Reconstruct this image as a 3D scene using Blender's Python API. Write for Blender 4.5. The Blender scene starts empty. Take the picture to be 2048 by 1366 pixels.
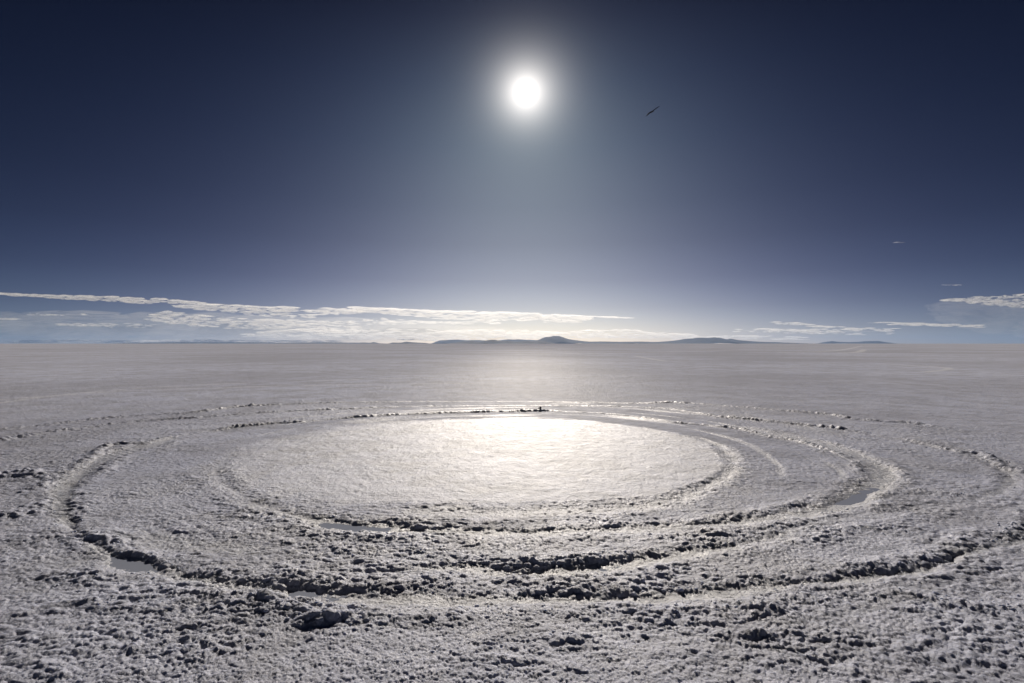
import bpy, bmesh, math, random
import numpy as np
from mathutils import Vector, Matrix

scene = bpy.context.scene
COL = scene.collection
R = math.radians

# ------------------------------------------------------------------ camera
F, HX, HY, CAM_H = 1016.0, 1024.0, 687.0, 1.5      # focal length, horizon (px of the 2048 wide photo), eye height
cam = bpy.data.cameras.new('camera')
cam.sensor_width = 36.0
cam.lens = F / 2048 * 36.0
cam.clip_start, cam.clip_end = 0.05, 400000
cam_o = bpy.data.objects.new('camera', cam)
COL.objects.link(cam_o)
cam_o.location = (0, 0, CAM_H)
cam_o.rotation_euler = (R(90) + math.atan2(4, F), 0, 0)
scene.camera = cam_o

# ------------------------------------------------------------------ sun and sky
SUN_DIR = Vector(((1052 - HX) / F, 1.0, (HY - 183) / F)).normalized()
SUN_EL = math.asin(SUN_DIR.z)
SUN_AZ = math.atan2(SUN_DIR.x, SUN_DIR.y)
sun = bpy.data.lights.new('sun', 'SUN')
sun.energy = 4.3
sun.angle = R(0.53)
sun.color = (1.0, 0.905, 0.785)
sun_o = bpy.data.objects.new('sun', sun)
COL.objects.link(sun_o)
sun_o.rotation_euler = (-SUN_DIR).to_track_quat('-Z', 'Y').to_euler()
sun_o.location = (0, 0, 50)

world = bpy.data.worlds.new('World')
scene.world = world
world.use_nodes = True
nt = world.node_tree
nt.nodes.clear()


def N(tree, kind, **kw):
    n = tree.nodes.new(kind)
    for k, v in kw.items():
        setattr(n, k, v)
    return n


def ramp(node, stops, interp='LINEAR'):
    cr = node.color_ramp
    cr.interpolation = interp
    while len(cr.elements) > 1:
        cr.elements.remove(cr.elements[-1])
    cr.elements[0].position = stops[0][0]
    cr.elements[0].color = (*stops[0][1], 1)
    for p, c in stops[1:]:
        e = cr.elements.new(p)
        e.color = (*c, 1)


out = N(nt, 'ShaderNodeOutputWorld')
bg = N(nt, 'ShaderNodeBackground')
bg.inputs['Strength'].default_value = 0.05
sky = N(nt, 'ShaderNodeTexSky', sky_type='NISHITA', sun_disc=False)
sky.sun_elevation = SUN_EL
sky.sun_rotation = SUN_AZ
sky.altitude = 3650
sky.air_density = 1.0
sky.dust_density = 0.2
tc = N(nt, 'ShaderNodeTexCoord')
sep = N(nt, 'ShaderNodeSeparateXYZ')
nt.links.new(tc.outputs['Generated'], sep.inputs[0])
asn = N(nt, 'ShaderNodeMath', operation='ARCSINE', use_clamp=False)
nt.links.new(sep.outputs['Z'], asn.inputs[0])
el = N(nt, 'ShaderNodeMapRange')                      # elevation 0..60 deg -> 0..1
el.inputs['From Max'].default_value = R(60)
nt.links.new(asn.outputs[0], el.inputs['Value'])
er = N(nt, 'ShaderNodeValToRGB')                      # thin dry air: much darker aloft than at the horizon
SKY_AMP = (37.0, 24.6, 12.1)
ramp(er, [(e / 60, tuple(v / k for v, k in zip(c, SKY_AMP))) for e, c in (
    (0, (37.0, 24.6, 10.8)), (2, (29.0, 18.4, 8.0)), (4, (22.0, 13.5, 6.0)), (7, (15.2, 9.2, 4.30)), (11, (10.4, 6.4, 3.1)), (15, (7.57, 4.88, 2.49)),
    (21, (4.8, 3.35, 1.89)), (27, (2.83, 2.05, 1.32)), (33, (1.45, 1.0, .74)), (40, (.60, .46, .46)), (60, (.40, .36, .44)))])
nt.links.new(el.outputs[0], er.inputs[0])
dot = N(nt, 'ShaderNodeVectorMath', operation='DOT_PRODUCT')
dot.inputs[1].default_value = SUN_DIR
nrm = N(nt, 'ShaderNodeVectorMath', operation='NORMALIZE')
nt.links.new(tc.outputs['Generated'], nrm.inputs[0])
nt.links.new(nrm.outputs[0], dot.inputs[0])
acs = N(nt, 'ShaderNodeMath', operation='ARCCOSINE')
nt.links.new(dot.outputs['Value'], acs.inputs[0])


def expo(scale_deg, amp, base=0.0):
    a = N(nt, 'ShaderNodeMath', operation='MULTIPLY')
    a.inputs[1].default_value = -1 / R(scale_deg)
    nt.links.new(acs.outputs[0], a.inputs[0])
    b = N(nt, 'ShaderNodeMath', operation='EXPONENT')
    nt.links.new(a.outputs[0], b.inputs[0])
    c = N(nt, 'ShaderNodeMath', operation='MULTIPLY_ADD')
    c.inputs[1].default_value = amp
    c.inputs[2].default_value = base * amp
    nt.links.new(b.outputs[0], c.inputs[0])
    return c


wide = N(nt, 'ShaderNodeCombineXYZ')                   # forward scattering round the sun
for k, (s_, a_, g_) in enumerate(((10.8, .0078, .575), (10.8, .0142, .63), (14.0, .044, .665))):
    nt.links.new(expo(s_, SKY_AMP[k] * g_, a_ / g_).outputs[0], wide.inputs[k])
m1 = N(nt, 'ShaderNodeVectorMath', operation='MULTIPLY')
nt.links.new(sky.outputs[0], m1.inputs[0])
nt.links.new(er.outputs[0], m1.inputs[1])
m2 = N(nt, 'ShaderNodeVectorMath', operation='MULTIPLY')
nt.links.new(m1.outputs[0], m2.inputs[0])
nt.links.new(wide.outputs[0], m2.inputs[1])
# aureole: near-white glow and the blinding core of the sun itself
aur = expo(1.5, 46.0)
aurc = N(nt, 'ShaderNodeVectorMath', operation='SCALE')
aurc.inputs[0].default_value = (1.0, .93, .86)
nt.links.new(aur.outputs[0], aurc.inputs['Scale'])
core = N(nt, 'ShaderNodeMapRange', interpolation_type='SMOOTHSTEP')
core.inputs['From Min'].default_value = R(1.2)
core.inputs['From Max'].default_value = R(0.3)
core.inputs['To Max'].default_value = 60.0
nt.links.new(acs.outputs[0], core.inputs['Value'])
corec = N(nt, 'ShaderNodeVectorMath', operation='SCALE')
corec.inputs[0].default_value = (1.0, .95, .88)
nt.links.new(core.outputs[0], corec.inputs['Scale'])
s1 = N(nt, 'ShaderNodeVectorMath', operation='ADD')
s2 = N(nt, 'ShaderNodeVectorMath', operation='ADD')
nt.links.new(m2.outputs[0], s1.inputs[0])
nt.links.new(aurc.outputs[0], s1.inputs[1])
nt.links.new(s1.outputs[0], s2.inputs[0])
nt.links.new(corec.outputs[0], s2.inputs[1])
nt.links.new(s2.outputs[0], bg.inputs['Color'])
nt.links.new(bg.outputs[0], out.inputs['Surface'])

scene.view_settings.view_transform = 'Standard'
scene.view_settings.look = 'None'
scene.view_settings.exposure = 0.0
scene.view_settings.gamma = 1.0
scene.cycles.use_denoising = True
scene.cycles.denoising_prefilter = 'ACCURATE'
scene.cycles.denoising_input_passes = 'RGB_ALBEDO_NORMAL'
scene.cycles.max_bounces = 6
scene.cycles.transparent_max_bounces = 32
scene.cycles.volume_bounces = 1
scene.cycles.sample_clamp_indirect = 4.0

rng = np.random.default_rng(7)
random.seed(7)


# ------------------------------------------------------------------ small helpers
def G(p):
    """ground point seen at photo pixel p"""
    d = F * CAM_H / (p[1] - HY)
    return ((p[0] - HX) / F * d, d)


def GA(pts):
    return np.array([G(p) for p in pts], float)


def mesh_np(name, verts, faces, smooth=True):
    me = bpy.data.meshes.new(name)
    verts = np.asarray(verts, np.float32)
    faces = np.asarray(faces, np.int32)
    k = faces.shape[1]
    me.vertices.add(len(verts))
    me.vertices.foreach_set('co', verts.ravel())
    me.loops.add(faces.size)
    me.loops.foreach_set('vertex_index', faces.ravel())
    me.polygons.add(len(faces))
    me.polygons.foreach_set('loop_start', np.arange(0, faces.size, k, dtype=np.int32))
    me.polygons.foreach_set('loop_total', np.full(len(faces), k, np.int32))
    me.update(calc_edges=True)
    me.polygons.foreach_set('use_smooth', np.full(len(faces), smooth, bool))
    return me


def link(name, me, mat, parent=None, **props):
    o = bpy.data.objects.new(name, me)
    COL.objects.link(o)
    if mat and not me.materials:
        me.materials.append(mat)
    if parent:
        o.parent = parent
    for k, v in props.items():
        o[k] = v
    return o


def hash2(i, j, s):
    n = (i * 374761393 + j * 668265263 + s * 974634221) & 0xffffffff
    n = ((n ^ (n >> 13)) * 1274126177) & 0xffffffff
    n = ((n ^ (n >> 16)) * 2246822519) & 0xffffffff
    n = n ^ (n >> 15)
    return (n & 0xffffff) / float(0xffffff)


def vnoise(x, y, s):
    xi, yi = np.floor(x).astype(np.int64), np.floor(y).astype(np.int64)
    u, v = x - xi, y - yi
    u, v = u * u * (3 - 2 * u), v * v * (3 - 2 * v)
    a, b = hash2(xi, yi, s), hash2(xi + 1, yi, s)
    c, d = hash2(xi, yi + 1, s), hash2(xi + 1, yi + 1, s)
    return (a * (1 - u) + b * u) * (1 - v) + (c * (1 - u) + d * u) * v


def fbm(x, y, size, s, octaves=4):
    t, amp, tot = 0, 1.0, 0.0
    for o in range(octaves):
        t = t + amp * vnoise(x / size + 17.3 * o, y / size - 9.1 * o, s + o)
        tot += amp
        amp *= .5
        size *= .5
    return t / tot


def lumps(x, y, size, s, keep=1.0, rmin=.35, rmax=.75):
    """field of rounded lumps, one per cell: popcorn salt"""
    gx, gy = x / size, y / size
    xi, yi = np.floor(gx).astype(np.int64), np.floor(gy).astype(np.int64)
    h = np.zeros_like(x)
    for di in (-1, 0, 1):
        for dj in (-1, 0, 1):
            a, b = xi + di, yi + dj
            cx, cy = a + hash2(a, b, s), b + hash2(a, b, s + 1)
            r = rmin + (rmax - rmin) * hash2(a, b, s + 2)
            ok = hash2(a, b, s + 3) < keep
            d2 = (gx - cx) ** 2 + (gy - cy) ** 2
            q = np.sqrt(np.maximum(r * r - d2, 0)) * ok
            np.maximum(h, q, out=h)
    return h / rmax


def sstep(a, b, x):
    t = np.clip((x - a) / (b - a), 0, 1)
    return t * t * (3 - 2 * t)


def smooth_line(pts, vals=None, step=.12):
    """Catmull-Rom resample of ground polyline"""
    P = np.asarray(pts, float)
    V = P if vals is None else np.hstack([P, np.asarray(vals, float)])
    E = np.vstack([2 * V[0] - V[1], V, 2 * V[-1] - V[-2]])
    o = []
    for i in range(1, len(E) - 2):
        p0, p1, p2, p3 = E[i - 1:i + 3]
        n = max(2, int(np.linalg.norm((p2 - p1)[:2]) / step))
        t = np.linspace(0, 1, n, endpoint=False)[:, None]
        o.append(.5 * ((2 * p1) + (-p0 + p2) * t + (2 * p0 - 5 * p1 + 4 * p2 - p3) * t * t + (-p0 + 3 * p1 - 3 * p2 + p3) * t ** 3))
    o.append(E[-2][None])
    return np.vstack(o)


def near_line(x, y, L, margin):
    """distance and interpolated extra values to a polyline L (cols 2.. are values); only inside the margin"""
    k = L.shape[1] - 2
    D = np.full(x.shape, 1e9)
    V = np.zeros((len(x), k))
    T = np.zeros(x.shape)
    acc = 0.0
    for i in range(len(L) - 1):
        a, b = L[i], L[i + 1]
        x0, x1 = min(a[0], b[0]) - margin, max(a[0], b[0]) + margin
        y0, y1 = min(a[1], b[1]) - margin, max(a[1], b[1]) + margin
        ln = math.hypot(b[0] - a[0], b[1] - a[1]) + 1e-9
        idx = bins_query(x0, x1, y0, y1)
        if len(idx):
            px, py = x[idx], y[idx]
            t = np.clip(((px - a[0]) * (b[0] - a[0]) + (py - a[1]) * (b[1] - a[1])) / (ln * ln), 0, 1)
            d = np.hypot(px - a[0] - t * (b[0] - a[0]), py - a[1] - t * (b[1] - a[1]))
            m = d < D[idx]
            ii = idx[m]
            D[ii] = d[m]
            T[ii] = acc + t[m] * ln
            for c in range(k):
                V[ii, c] = a[2 + c] + t[m] * (b[2 + c] - a[2 + c])
        acc += ln
    return D, V, T


_bins = {}


def bins_build(x, y, cell=.5):
    _bins.clear()
    bi, bj = np.floor(x / cell).astype(np.int64), np.floor(y / cell).astype(np.int64)
    ok = (np.abs(bi) < 100) & (bj > -20) & (bj < 100)
    key = np.where(ok, (bi + 100) * 1000 + bj + 20, -1)
    order = np.argsort(key, kind='stable')
    ks = key[order]
    u, st = np.unique(ks, return_index=True)
    en = np.append(st[1:], len(ks))
    for k, a, b in zip(u, st, en):
        if k >= 0:
            _bins[int(k)] = order[a:b]
    _bins['cell'] = cell


def bins_query(x0, x1, y0, y1):
    c = _bins['cell']
    o = []
    for i in range(int(math.floor(x0 / c)), int(math.floor(x1 / c)) + 1):
        for j in range(int(math.floor(y0 / c)), int(math.floor(y1 / c)) + 1):
            q = _bins.get((i + 100) * 1000 + j + 20)
            if q is not None:
                o.append(q)
    return np.concatenate(o) if o else np.zeros(0, np.int64)


def poly_sd(x, y, P, margin=.8):
    """signed distance to a closed polygon, negative inside; far points get +-margin"""
    L = np.vstack([P, P[:1]])
    D, _, _ = near_line(x, y, L, margin)
    inside = np.zeros(x.shape, bool)
    idx = bins_query(P[:, 0].min(), P[:, 0].max(), P[:, 1].min(), P[:, 1].max())
    if len(idx):
        px, py = x[idx], y[idx]
        c = np.zeros(px.shape, bool)
        for i in range(len(L) - 1):
            (xa, ya), (xb, yb) = L[i], L[i + 1]
            if ya == yb:
                continue
            c ^= ((ya > py) != (yb > py)) & (px < (xb - xa) * (py - ya) / (yb - ya) + xa)
        inside[idx] = c
    D = np.minimum(D, margin)
    return np.where(inside, -D, D)


# ------------------------------------------------------------------ the drawing of the track circles (pixel notes -> ground metres)
# grooves: (inner edge px, outer edge px, depth m)
GROOVES = [
    # widest and outermost: comes in from the far left, round the front, out to the right
    [((345, 884), (318, 878), .02), ((230, 920), (185, 915), .03), ((170, 955), (122, 955), .04), ((152, 990), (100, 985), .045),
     ((152, 1030), (100, 1022), .045), ((172, 1062), (118, 1050), .045), ((232, 1093), (160, 1085), .05), ((300, 1115), (215, 1125), .05),
     ((400, 1145), (300, 1148), .05), ((537, 1168), (440, 1182), .038), ((622, 1172), (580, 1198), .038), ((720, 1180), (708, 1216), .032),
     ((880, 1184), (880, 1217), .034), ((1049, 1186), (1049, 1218), .036), ((1171, 1186), (1180, 1214), .038), ((1307, 1184), (1342, 1206), .04),
     ((1400, 1175), (1478, 1197), .045), ((1500, 1166), (1581, 1184), .04), ((1640, 1150), (1715, 1166), .045), ((1760, 1143), (1820, 1152), .045),
     ((1850, 1126), (1890, 1138), .04), ((1957, 1090), (1985, 1108), .04), ((2048, 1054), (2085, 1075), .04), ((2150, 1000), (2220, 1005), .03), ((2220, 940), (2280, 940), .02)],
    # middle loop: far rim, wet bend at the right, thin line across the front, puddle, fading left
    [((1483, 860), (1500, 855), .015), ((1589, 883), (1620, 876), .02), ((1660, 906), (1700, 897), .03), ((1722, 926), (1762, 924), .035),
     ((1735, 948), (1793, 950), .045), ((1700, 972), (1785, 975), .05), ((1662, 996), (1745, 1002), .05), ((1595, 1014), (1680, 1026), .045),
     ((1513, 1031), (1560, 1041), .035), ((1427, 1041), (1450, 1053), .03), ((1342, 1046), (1350, 1059), .028), ((1256, 1053), (1260, 1067), .028),
     ((1171, 1056), (1171, 1071), .03), ((1000, 1059), (1000, 1075), .03), ((896, 1056), (896, 1071), .032), ((814, 1051), (814, 1067), .04),
     ((762, 1044), (755, 1066), .045), ((708, 1043), (690, 1062), .045), ((660, 1035), (640, 1052), .04), ((600, 1024), (575, 1034), .025),
     ((540, 1006), (510, 1014), .018), ((470, 975), (440, 978), .014), ((450, 945), (415, 945), .012), ((470, 918), (440, 914), .008)],
    # second loop across the front, leaving to the right
    [((656, 1133), (656, 1143), .02), ((742, 1138), (742, 1151), .025), ((913, 1126), (913, 1147), .03), ((1000, 1137), (1000, 1160), .035), ((1116, 1132), (1137, 1159), .05),
     ((1171, 1126), (1220, 1150), .055), ((1219, 1118), (1273, 1141), .055), ((1273, 1110), (1342, 1123), .045), ((1325, 1105), (1400, 1116), .04),
     ((1444, 1085), (1500, 1094), .03), ((1554, 1062), (1595, 1072), .025), ((1640, 1035), (1690, 1043), .02), ((1780, 1020), (1830, 1025), .012),
     ((1900, 1000), (1950, 1005), .012), ((1990, 975), (2030, 980), .025), ((2000, 945), (2030, 945), .03), ((1960, 918), (1985, 912), .03), ((1885, 900), (1905, 893), .02)],
    # rim of the smooth disc
    [((1425, 893), (1450, 888), .01), ((1440, 912), (1470, 908), .02), ((1450, 930), (1480, 930), .024), ((1435, 948), (1472, 950), .026), ((1404, 965), (1440, 971), .026),
     ((1365, 979), (1404, 991), .024), ((1300, 1001), (1340, 1012), .022), ((1237, 1009), (1270, 1022), .02), ((1127, 1015), (1127, 1034), .02),
     ((973, 1020), (973, 1036), .018), ((850, 1020), (850, 1032), .014), ((730, 1012), (730, 1020), .008)],
]
# ridges: thrown-up crust: (px, height m, half width m)
RIDGES = [
    [(120, 958, .05, .12), (181, 918, .05, .12), (219, 892, .05, .12), (290, 887, .05, .11), (325, 879, .05, .11), (400, 866, .025, .1), (461, 857, .07, .11), (520, 850, .06, .1), (581, 845, .055, .1),
     (640, 841, .03, .1), (697, 836, .05, .1), (800, 830, .04, .09), (900, 826, .045, .09), (980, 824, .06, .1), (1033, 823, .065, .1), (1082, 822, .06, .09),
     (1130, 824, .02, .08), (1215, 828, .03, .08), (1294, 836, .035, .09), (1356, 846, .04, .09), (1420, 851, .03, .09), (1483, 860, .055, .1), (1541, 874, .03, .1), (1589, 882, .045, .11),
     (1629, 892, .05, .12), (1691, 914, .04, .12)],
    [(0, 882, .045, .14), (103, 866, .055, .14), (188, 854, .035, .13), (284, 843, .045, .13), (393, 836, .045, .13), (427, 833, .03, .12), (581, 823, .04, .12), (697, 818, .035, .12),
     (800, 814, .025, .12), (1000, 812, .022, .12), (1200, 813, .03, .12), (1300, 816, .035, .12), (1350, 820, .035, .12), (1439, 834, .045, .12), (1524, 842, .05, .12), (1623, 852, .05, .13), (1667, 857, .05, .13), (1708, 862, .04, .13),
     (1780, 874, .015, .13), (1841, 886, .045, .13), (1923, 906, .055, .13), (1963, 908, .06, .14), (2007, 935, .05, .14), (2048, 945, .04, .14)],
    [(0, 862, .05, .16), (100, 850, .04, .16), (205, 838, .055, .15), (300, 830, .03, .15), (393, 825, .05, .15), (485, 814, .065, .15), (600, 808, .035, .14), (697, 805, .03, .14), (900, 804, .02, .14), (1100, 804, .018, .14),
     (1260, 807, .03, .14), (1348, 806, .05, .14), (1450, 812, .02, .14), (1595, 824, .05, .14), (1650, 829, .05, .14), (1725, 840, .045, .14), (1810, 846, .05, .14), (1900, 858, .025, .14), (2000, 872, .02, .14)],
    [(636, 1059, .045, .06), (708, 1066, .055, .06), (762, 1077, .06, .07), (810, 1080, .055, .06), (855, 1082, .05, .06), (940, 1084, .02, .06)],
    [(560, 1082, .02, .07), (640, 1092, .03, .08), (694, 1100, .05, .08), (760, 1098, .035, .08), (837, 1099, .05, .07), (900, 1100, .02, .07)],
    [(440, 1040, .02, .08), (468, 1037, .05, .09), (500, 1036, .06, .09), (537, 1041, .05, .09), (600, 1050, .015, .08)],
    [(656, 1139, .025, .04), (740, 1139, .03, .04), (834, 1139, .028, .04)],
    [(560, 1160, .015, .05), (653, 1157, .03, .05), (720, 1155, .02, .05), (770, 1153, .03, .05), (834, 1152, .025, .05), (900, 1150, .015, .05)],
    [(490, 1197, .06, .05), (515, 1198, .12, .06), (545, 1204, .13, .06), (580, 1216, .13, .06), (600, 1224, .09, .06)],
    [(600, 1203, .08, .05), (640, 1207, .11, .05), (680, 1213, .12, .055), (706, 1212, .12, .05), (722, 1219, .06, .05)],
    [(596, 1246, .06, .05), (625, 1242, .11, .055), (660, 1240, .12, .055), (690, 1234, .10, .05), (715, 1240, .05, .05)],
    [(745, 1250, .05, .05), (775, 1246, .10, .055), (800, 1238, .06, .05)],
    [(708, 1222, .035, .05), (820, 1222, .04, .05), (950, 1223, .035, .05), (1050, 1224, .04, .05), (1180, 1221, .04, .05), (1342, 1212, .045, .05), (1470, 1208, .05, .06), (1560, 1196, .025, .05)],
    [(980, 1172, .03, .06), (1060, 1174, .055, .07), (1130, 1176, .055, .07), (1164, 1178, .06, .07), (1240, 1180, .055, .06), (1307, 1180, .075, .06), (1393, 1172, .06, .06), (1478, 1164, .04, .06), (1560, 1150, .02, .06)],
    [(1116, 1128, .055, .05), (1171, 1122, .065, .05), (1219, 1114, .055, .05), (1273, 1107, .045, .05), (1325, 1102, .04, .05)],
    [(1287, 1140, .03, .04), (1320, 1138, .05, .04), (1360, 1138, .05, .04), (1393, 1140, .035, .04)],
    [(1600, 1066, .02, .08), (1633, 1060, .06, .08), (1660, 1066, .05, .08), (1711, 1059, .05, .09), (1783, 1058, .055, .09), (1830, 1056, .02, .08)],
    [(1610, 1082, .02, .06), (1636, 1078, .055, .06), (1670, 1074, .03, .06)],
    [(1646, 1028, .035, .06), (1665, 1028, .045, .06), (1690, 1026, .03, .06), (1740, 1002, .03, .07), (1790, 985, .05, .09), (1850, 983, .05, .1), (1920, 990, .03, .1)],
    [(1720, 1186, .02, .06), (1752, 1187, .07, .06), (1800, 1189, .05, .06), (1830, 1191, .075, .06), (1870, 1199, .06, .06), (1910, 1206, .055, .06), (1990, 1222, .075, .07), (2045, 1216, .07, .07), (2100, 1215, .05, .07)],
    [(1930, 1080, .05, .07), (1957, 1088, .06, .07), (1997, 1078, .06, .08), (2048, 1050, .06, .09)],
    [(126, 1146, .05, .08), (165, 1148, .075, .08), (212, 1152, .06, .08), (250, 1150, .03, .08), (290, 1149, .055, .07), (340, 1160, .03, .07)],
    [(40, 1080, .04, .09), (68, 1076, .06, .09), (100, 1085, .04, .09)], [(-20, 1036, .06, .12), (10, 1034, .06, .12), (45, 1040, .03, .1)],
    [(60, 985, .04, .14), (85, 978, .065, .14), (105, 965, .05, .14), (130, 936, .06, .15)], [(-30, 960, .05, .18), (40, 950, .055, .18), (90, 958, .04, .16)],
    [(150, 1066, .04, .06), (185, 1073, .055, .06), (219, 1087, .05, .05), (240, 1102, .045, .05), (290, 1111, .05, .05), (359, 1146, .03, .05)],
    [(120, 1208, .03, .06), (185, 1206, .06, .06), (240, 1212, .04, .06)], [(290, 1200, .04, .06), (330, 1208, .05, .06), (365, 1214, .03, .06)],
    [(70, 1345, .03, .035), (100, 1342, .035, .04), (130, 1352, .03, .035)], [(1860, 1375, .04, .05), (1940, 1372, .04, .05)],
    [(1440, 1270, .03, .04), (1500, 1272, .05, .045), (1540, 1275, .04, .04)], [(1130, 1278, .04, .045), (1165, 1280, .05, .045)],
]
DISC = smooth_line(GA([(1056, 838), (900, 842), (760, 852), (640, 868), (540, 890), (470, 920), (462, 950), (520, 982), (640, 996), (732, 1000), (820, 1004), (995, 1005), (1127, 1004),
                       (1259, 997), (1320, 989), (1365, 978), (1404, 964), (1435, 947), (1448, 929), (1432, 905), (1390, 880), (1300, 858), (1180, 843), (1056, 838)]))[:-1, :2]
# coarseness of the crust, given at a few ground points
COARSE = [((0, 830), .10), ((300, 800), .10), ((1000, 780), .12), ((1700, 790), .12), ((2048, 850), .12), ((-300, 800), .1), ((2400, 820), .1),
          ((0, 880), .55), ((200, 865), .5), ((500, 830), .35), ((1000, 815), .22), ((1500, 830), .3), ((1900, 880), .5), ((2200, 900), .5),
          ((0, 960), 1.0), ((50, 1020), 1.05), ((-300, 980), .95), ((250, 950), .30), ((380, 920), .25), ((600, 870), .15), ((300, 1040), .55), ((450, 1010), .4), ((450, 1070), .8),
          ((1300, 845), .2), ((1550, 900), .25), ((1600, 960), .30), ((1500, 1000), .4), ((1850, 950), .45), ((1950, 1040), .6), ((2200, 1050), .7), ((1750, 1090), .75), ((1500, 1070), .6),
          ((700, 1022), .3), ((1000, 1045), .35), ((1300, 1030), .4), ((700, 1090), .95), ((1000, 1100), .85), ((1250, 1085), .7), ((600, 1150), .6), ((1000, 1175), .8), ((1300, 1160), .9), ((400, 1120), .5),
          ((100, 1130), 1.05), ((250, 1180), 1.0), ((100, 1250), .95), ((400, 1250), .85), ((700, 1280), .95), ((1100, 1260), 1.0), ((1500, 1250), 1.0), ((1900, 1230), 1.05), ((1800, 1170), .8),
          ((100, 1340), .8), ((500, 1330), .75), ((1000, 1330), .85), ((1500, 1340), .8), ((1950, 1330), .6), ((-300, 1250), 1.0), ((2400, 1250), 1.0), ((500, 1700), .8), ((1500, 1700), .8), ((1024, 2500), .8)]
PUDDLES = [
    ('still grey brine puddle in the groove at the left front bend', [(165, 1084), (200, 1090), (232, 1104), (270, 1116), (318, 1126), (305, 1140), (262, 1136), (212, 1120), (186, 1106)]),
    ('small brine puddle behind the tallest pile of salt lumps', [(534, 1186), (556, 1178), (615, 1176), (664, 1182), (645, 1191), (585, 1196)]),
    ('flat brine puddle under the dark crust edge before the bright disc', [(648, 1043), (690, 1048), (764, 1048), (760, 1062), (722, 1063), (690, 1057)]),
    ('pale brine puddle in the wet right-hand bend of the track', [(1716, 978), (1752, 979), (1738, 998), (1700, 1008), (1664, 1007), (1690, 992)]),
    ('thin brine sliver under the dark crust edge right of the middle', [(1126, 1138), (1160, 1133), (1200, 1129), (1204, 1134), (1158, 1142)]),
    ('brine puddle in the groove near the right edge', [(1890, 1110), (1945, 1093), (1968, 1098), (1935, 1110), (1898, 1121)]),
]
WATER_Z = -.0125
TRACKS = [  # pale crushed tyre marks out on the plain: centre line, half width m
    ([(-200, 830), (0, 806), (120, 790), (300, 775), (520, 765), (800, 757)], .13), ([(-100, 806), (60, 795), (250, 782), (430, 776), (700, 769), (1000, 766)], .15),
    ([(1724, 692), (1700, 697), (1660, 702), (1560, 705)], .9), ([(1728, 699), (1716, 704), (1680, 706)], .9), ([(1760, 728), (1860, 733), (1900, 738), (1850, 744)], .3),
    ([(1024, 709), (1400, 702), (1750, 692)], .9), ([(1270, 712), (1310, 719), (1330, 722)], .4),
]


RC = (-.35, 6.6)                                       # middle of the circles


def make_lines():
    gl = []
    for g in GROOVES:
        a, b = GA([q[0] for q in g]), GA([q[1] for q in g])
        c = (a + b) / 2
        w = np.linalg.norm(a - b, axis=1) / 2
        # width across the line, not along the chord between the noted edge points
        t = np.gradient(c, axis=0)
        t /= np.linalg.norm(t, axis=1)[:, None]
        n = np.stack([-t[:, 1], t[:, 0]], 1)
        w = np.maximum(np.abs(((a - b) * n).sum(1)) / 2, .05)
        gl.append(smooth_line(c, np.stack([w, [q[2] for q in g], np.hypot(c[:, 0] - RC[0], c[:, 1] - RC[1])], 1)))
    rl = []
    for r in RIDGES:
        rl.append(smooth_line(GA(r), np.array([q[2:] for q in r])))
    return gl, rl


GL, RL = make_lines()


def coarse_at(x, y):
    r, th = np.log(np.maximum(np.hypot(x, y), .3)), np.arctan2(x, y)
    num, den = 0, 0
    for p, w in COARSE:
        gx, gy = G(p)
        d2 = ((r - math.log(math.hypot(gx, gy))) * 1.3) ** 2 + (th - math.atan2(gx, gy)) ** 2
        k = 1 / (d2 + .003) ** 2
        num = num + k * w
        den = den + k
    return num / den


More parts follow.
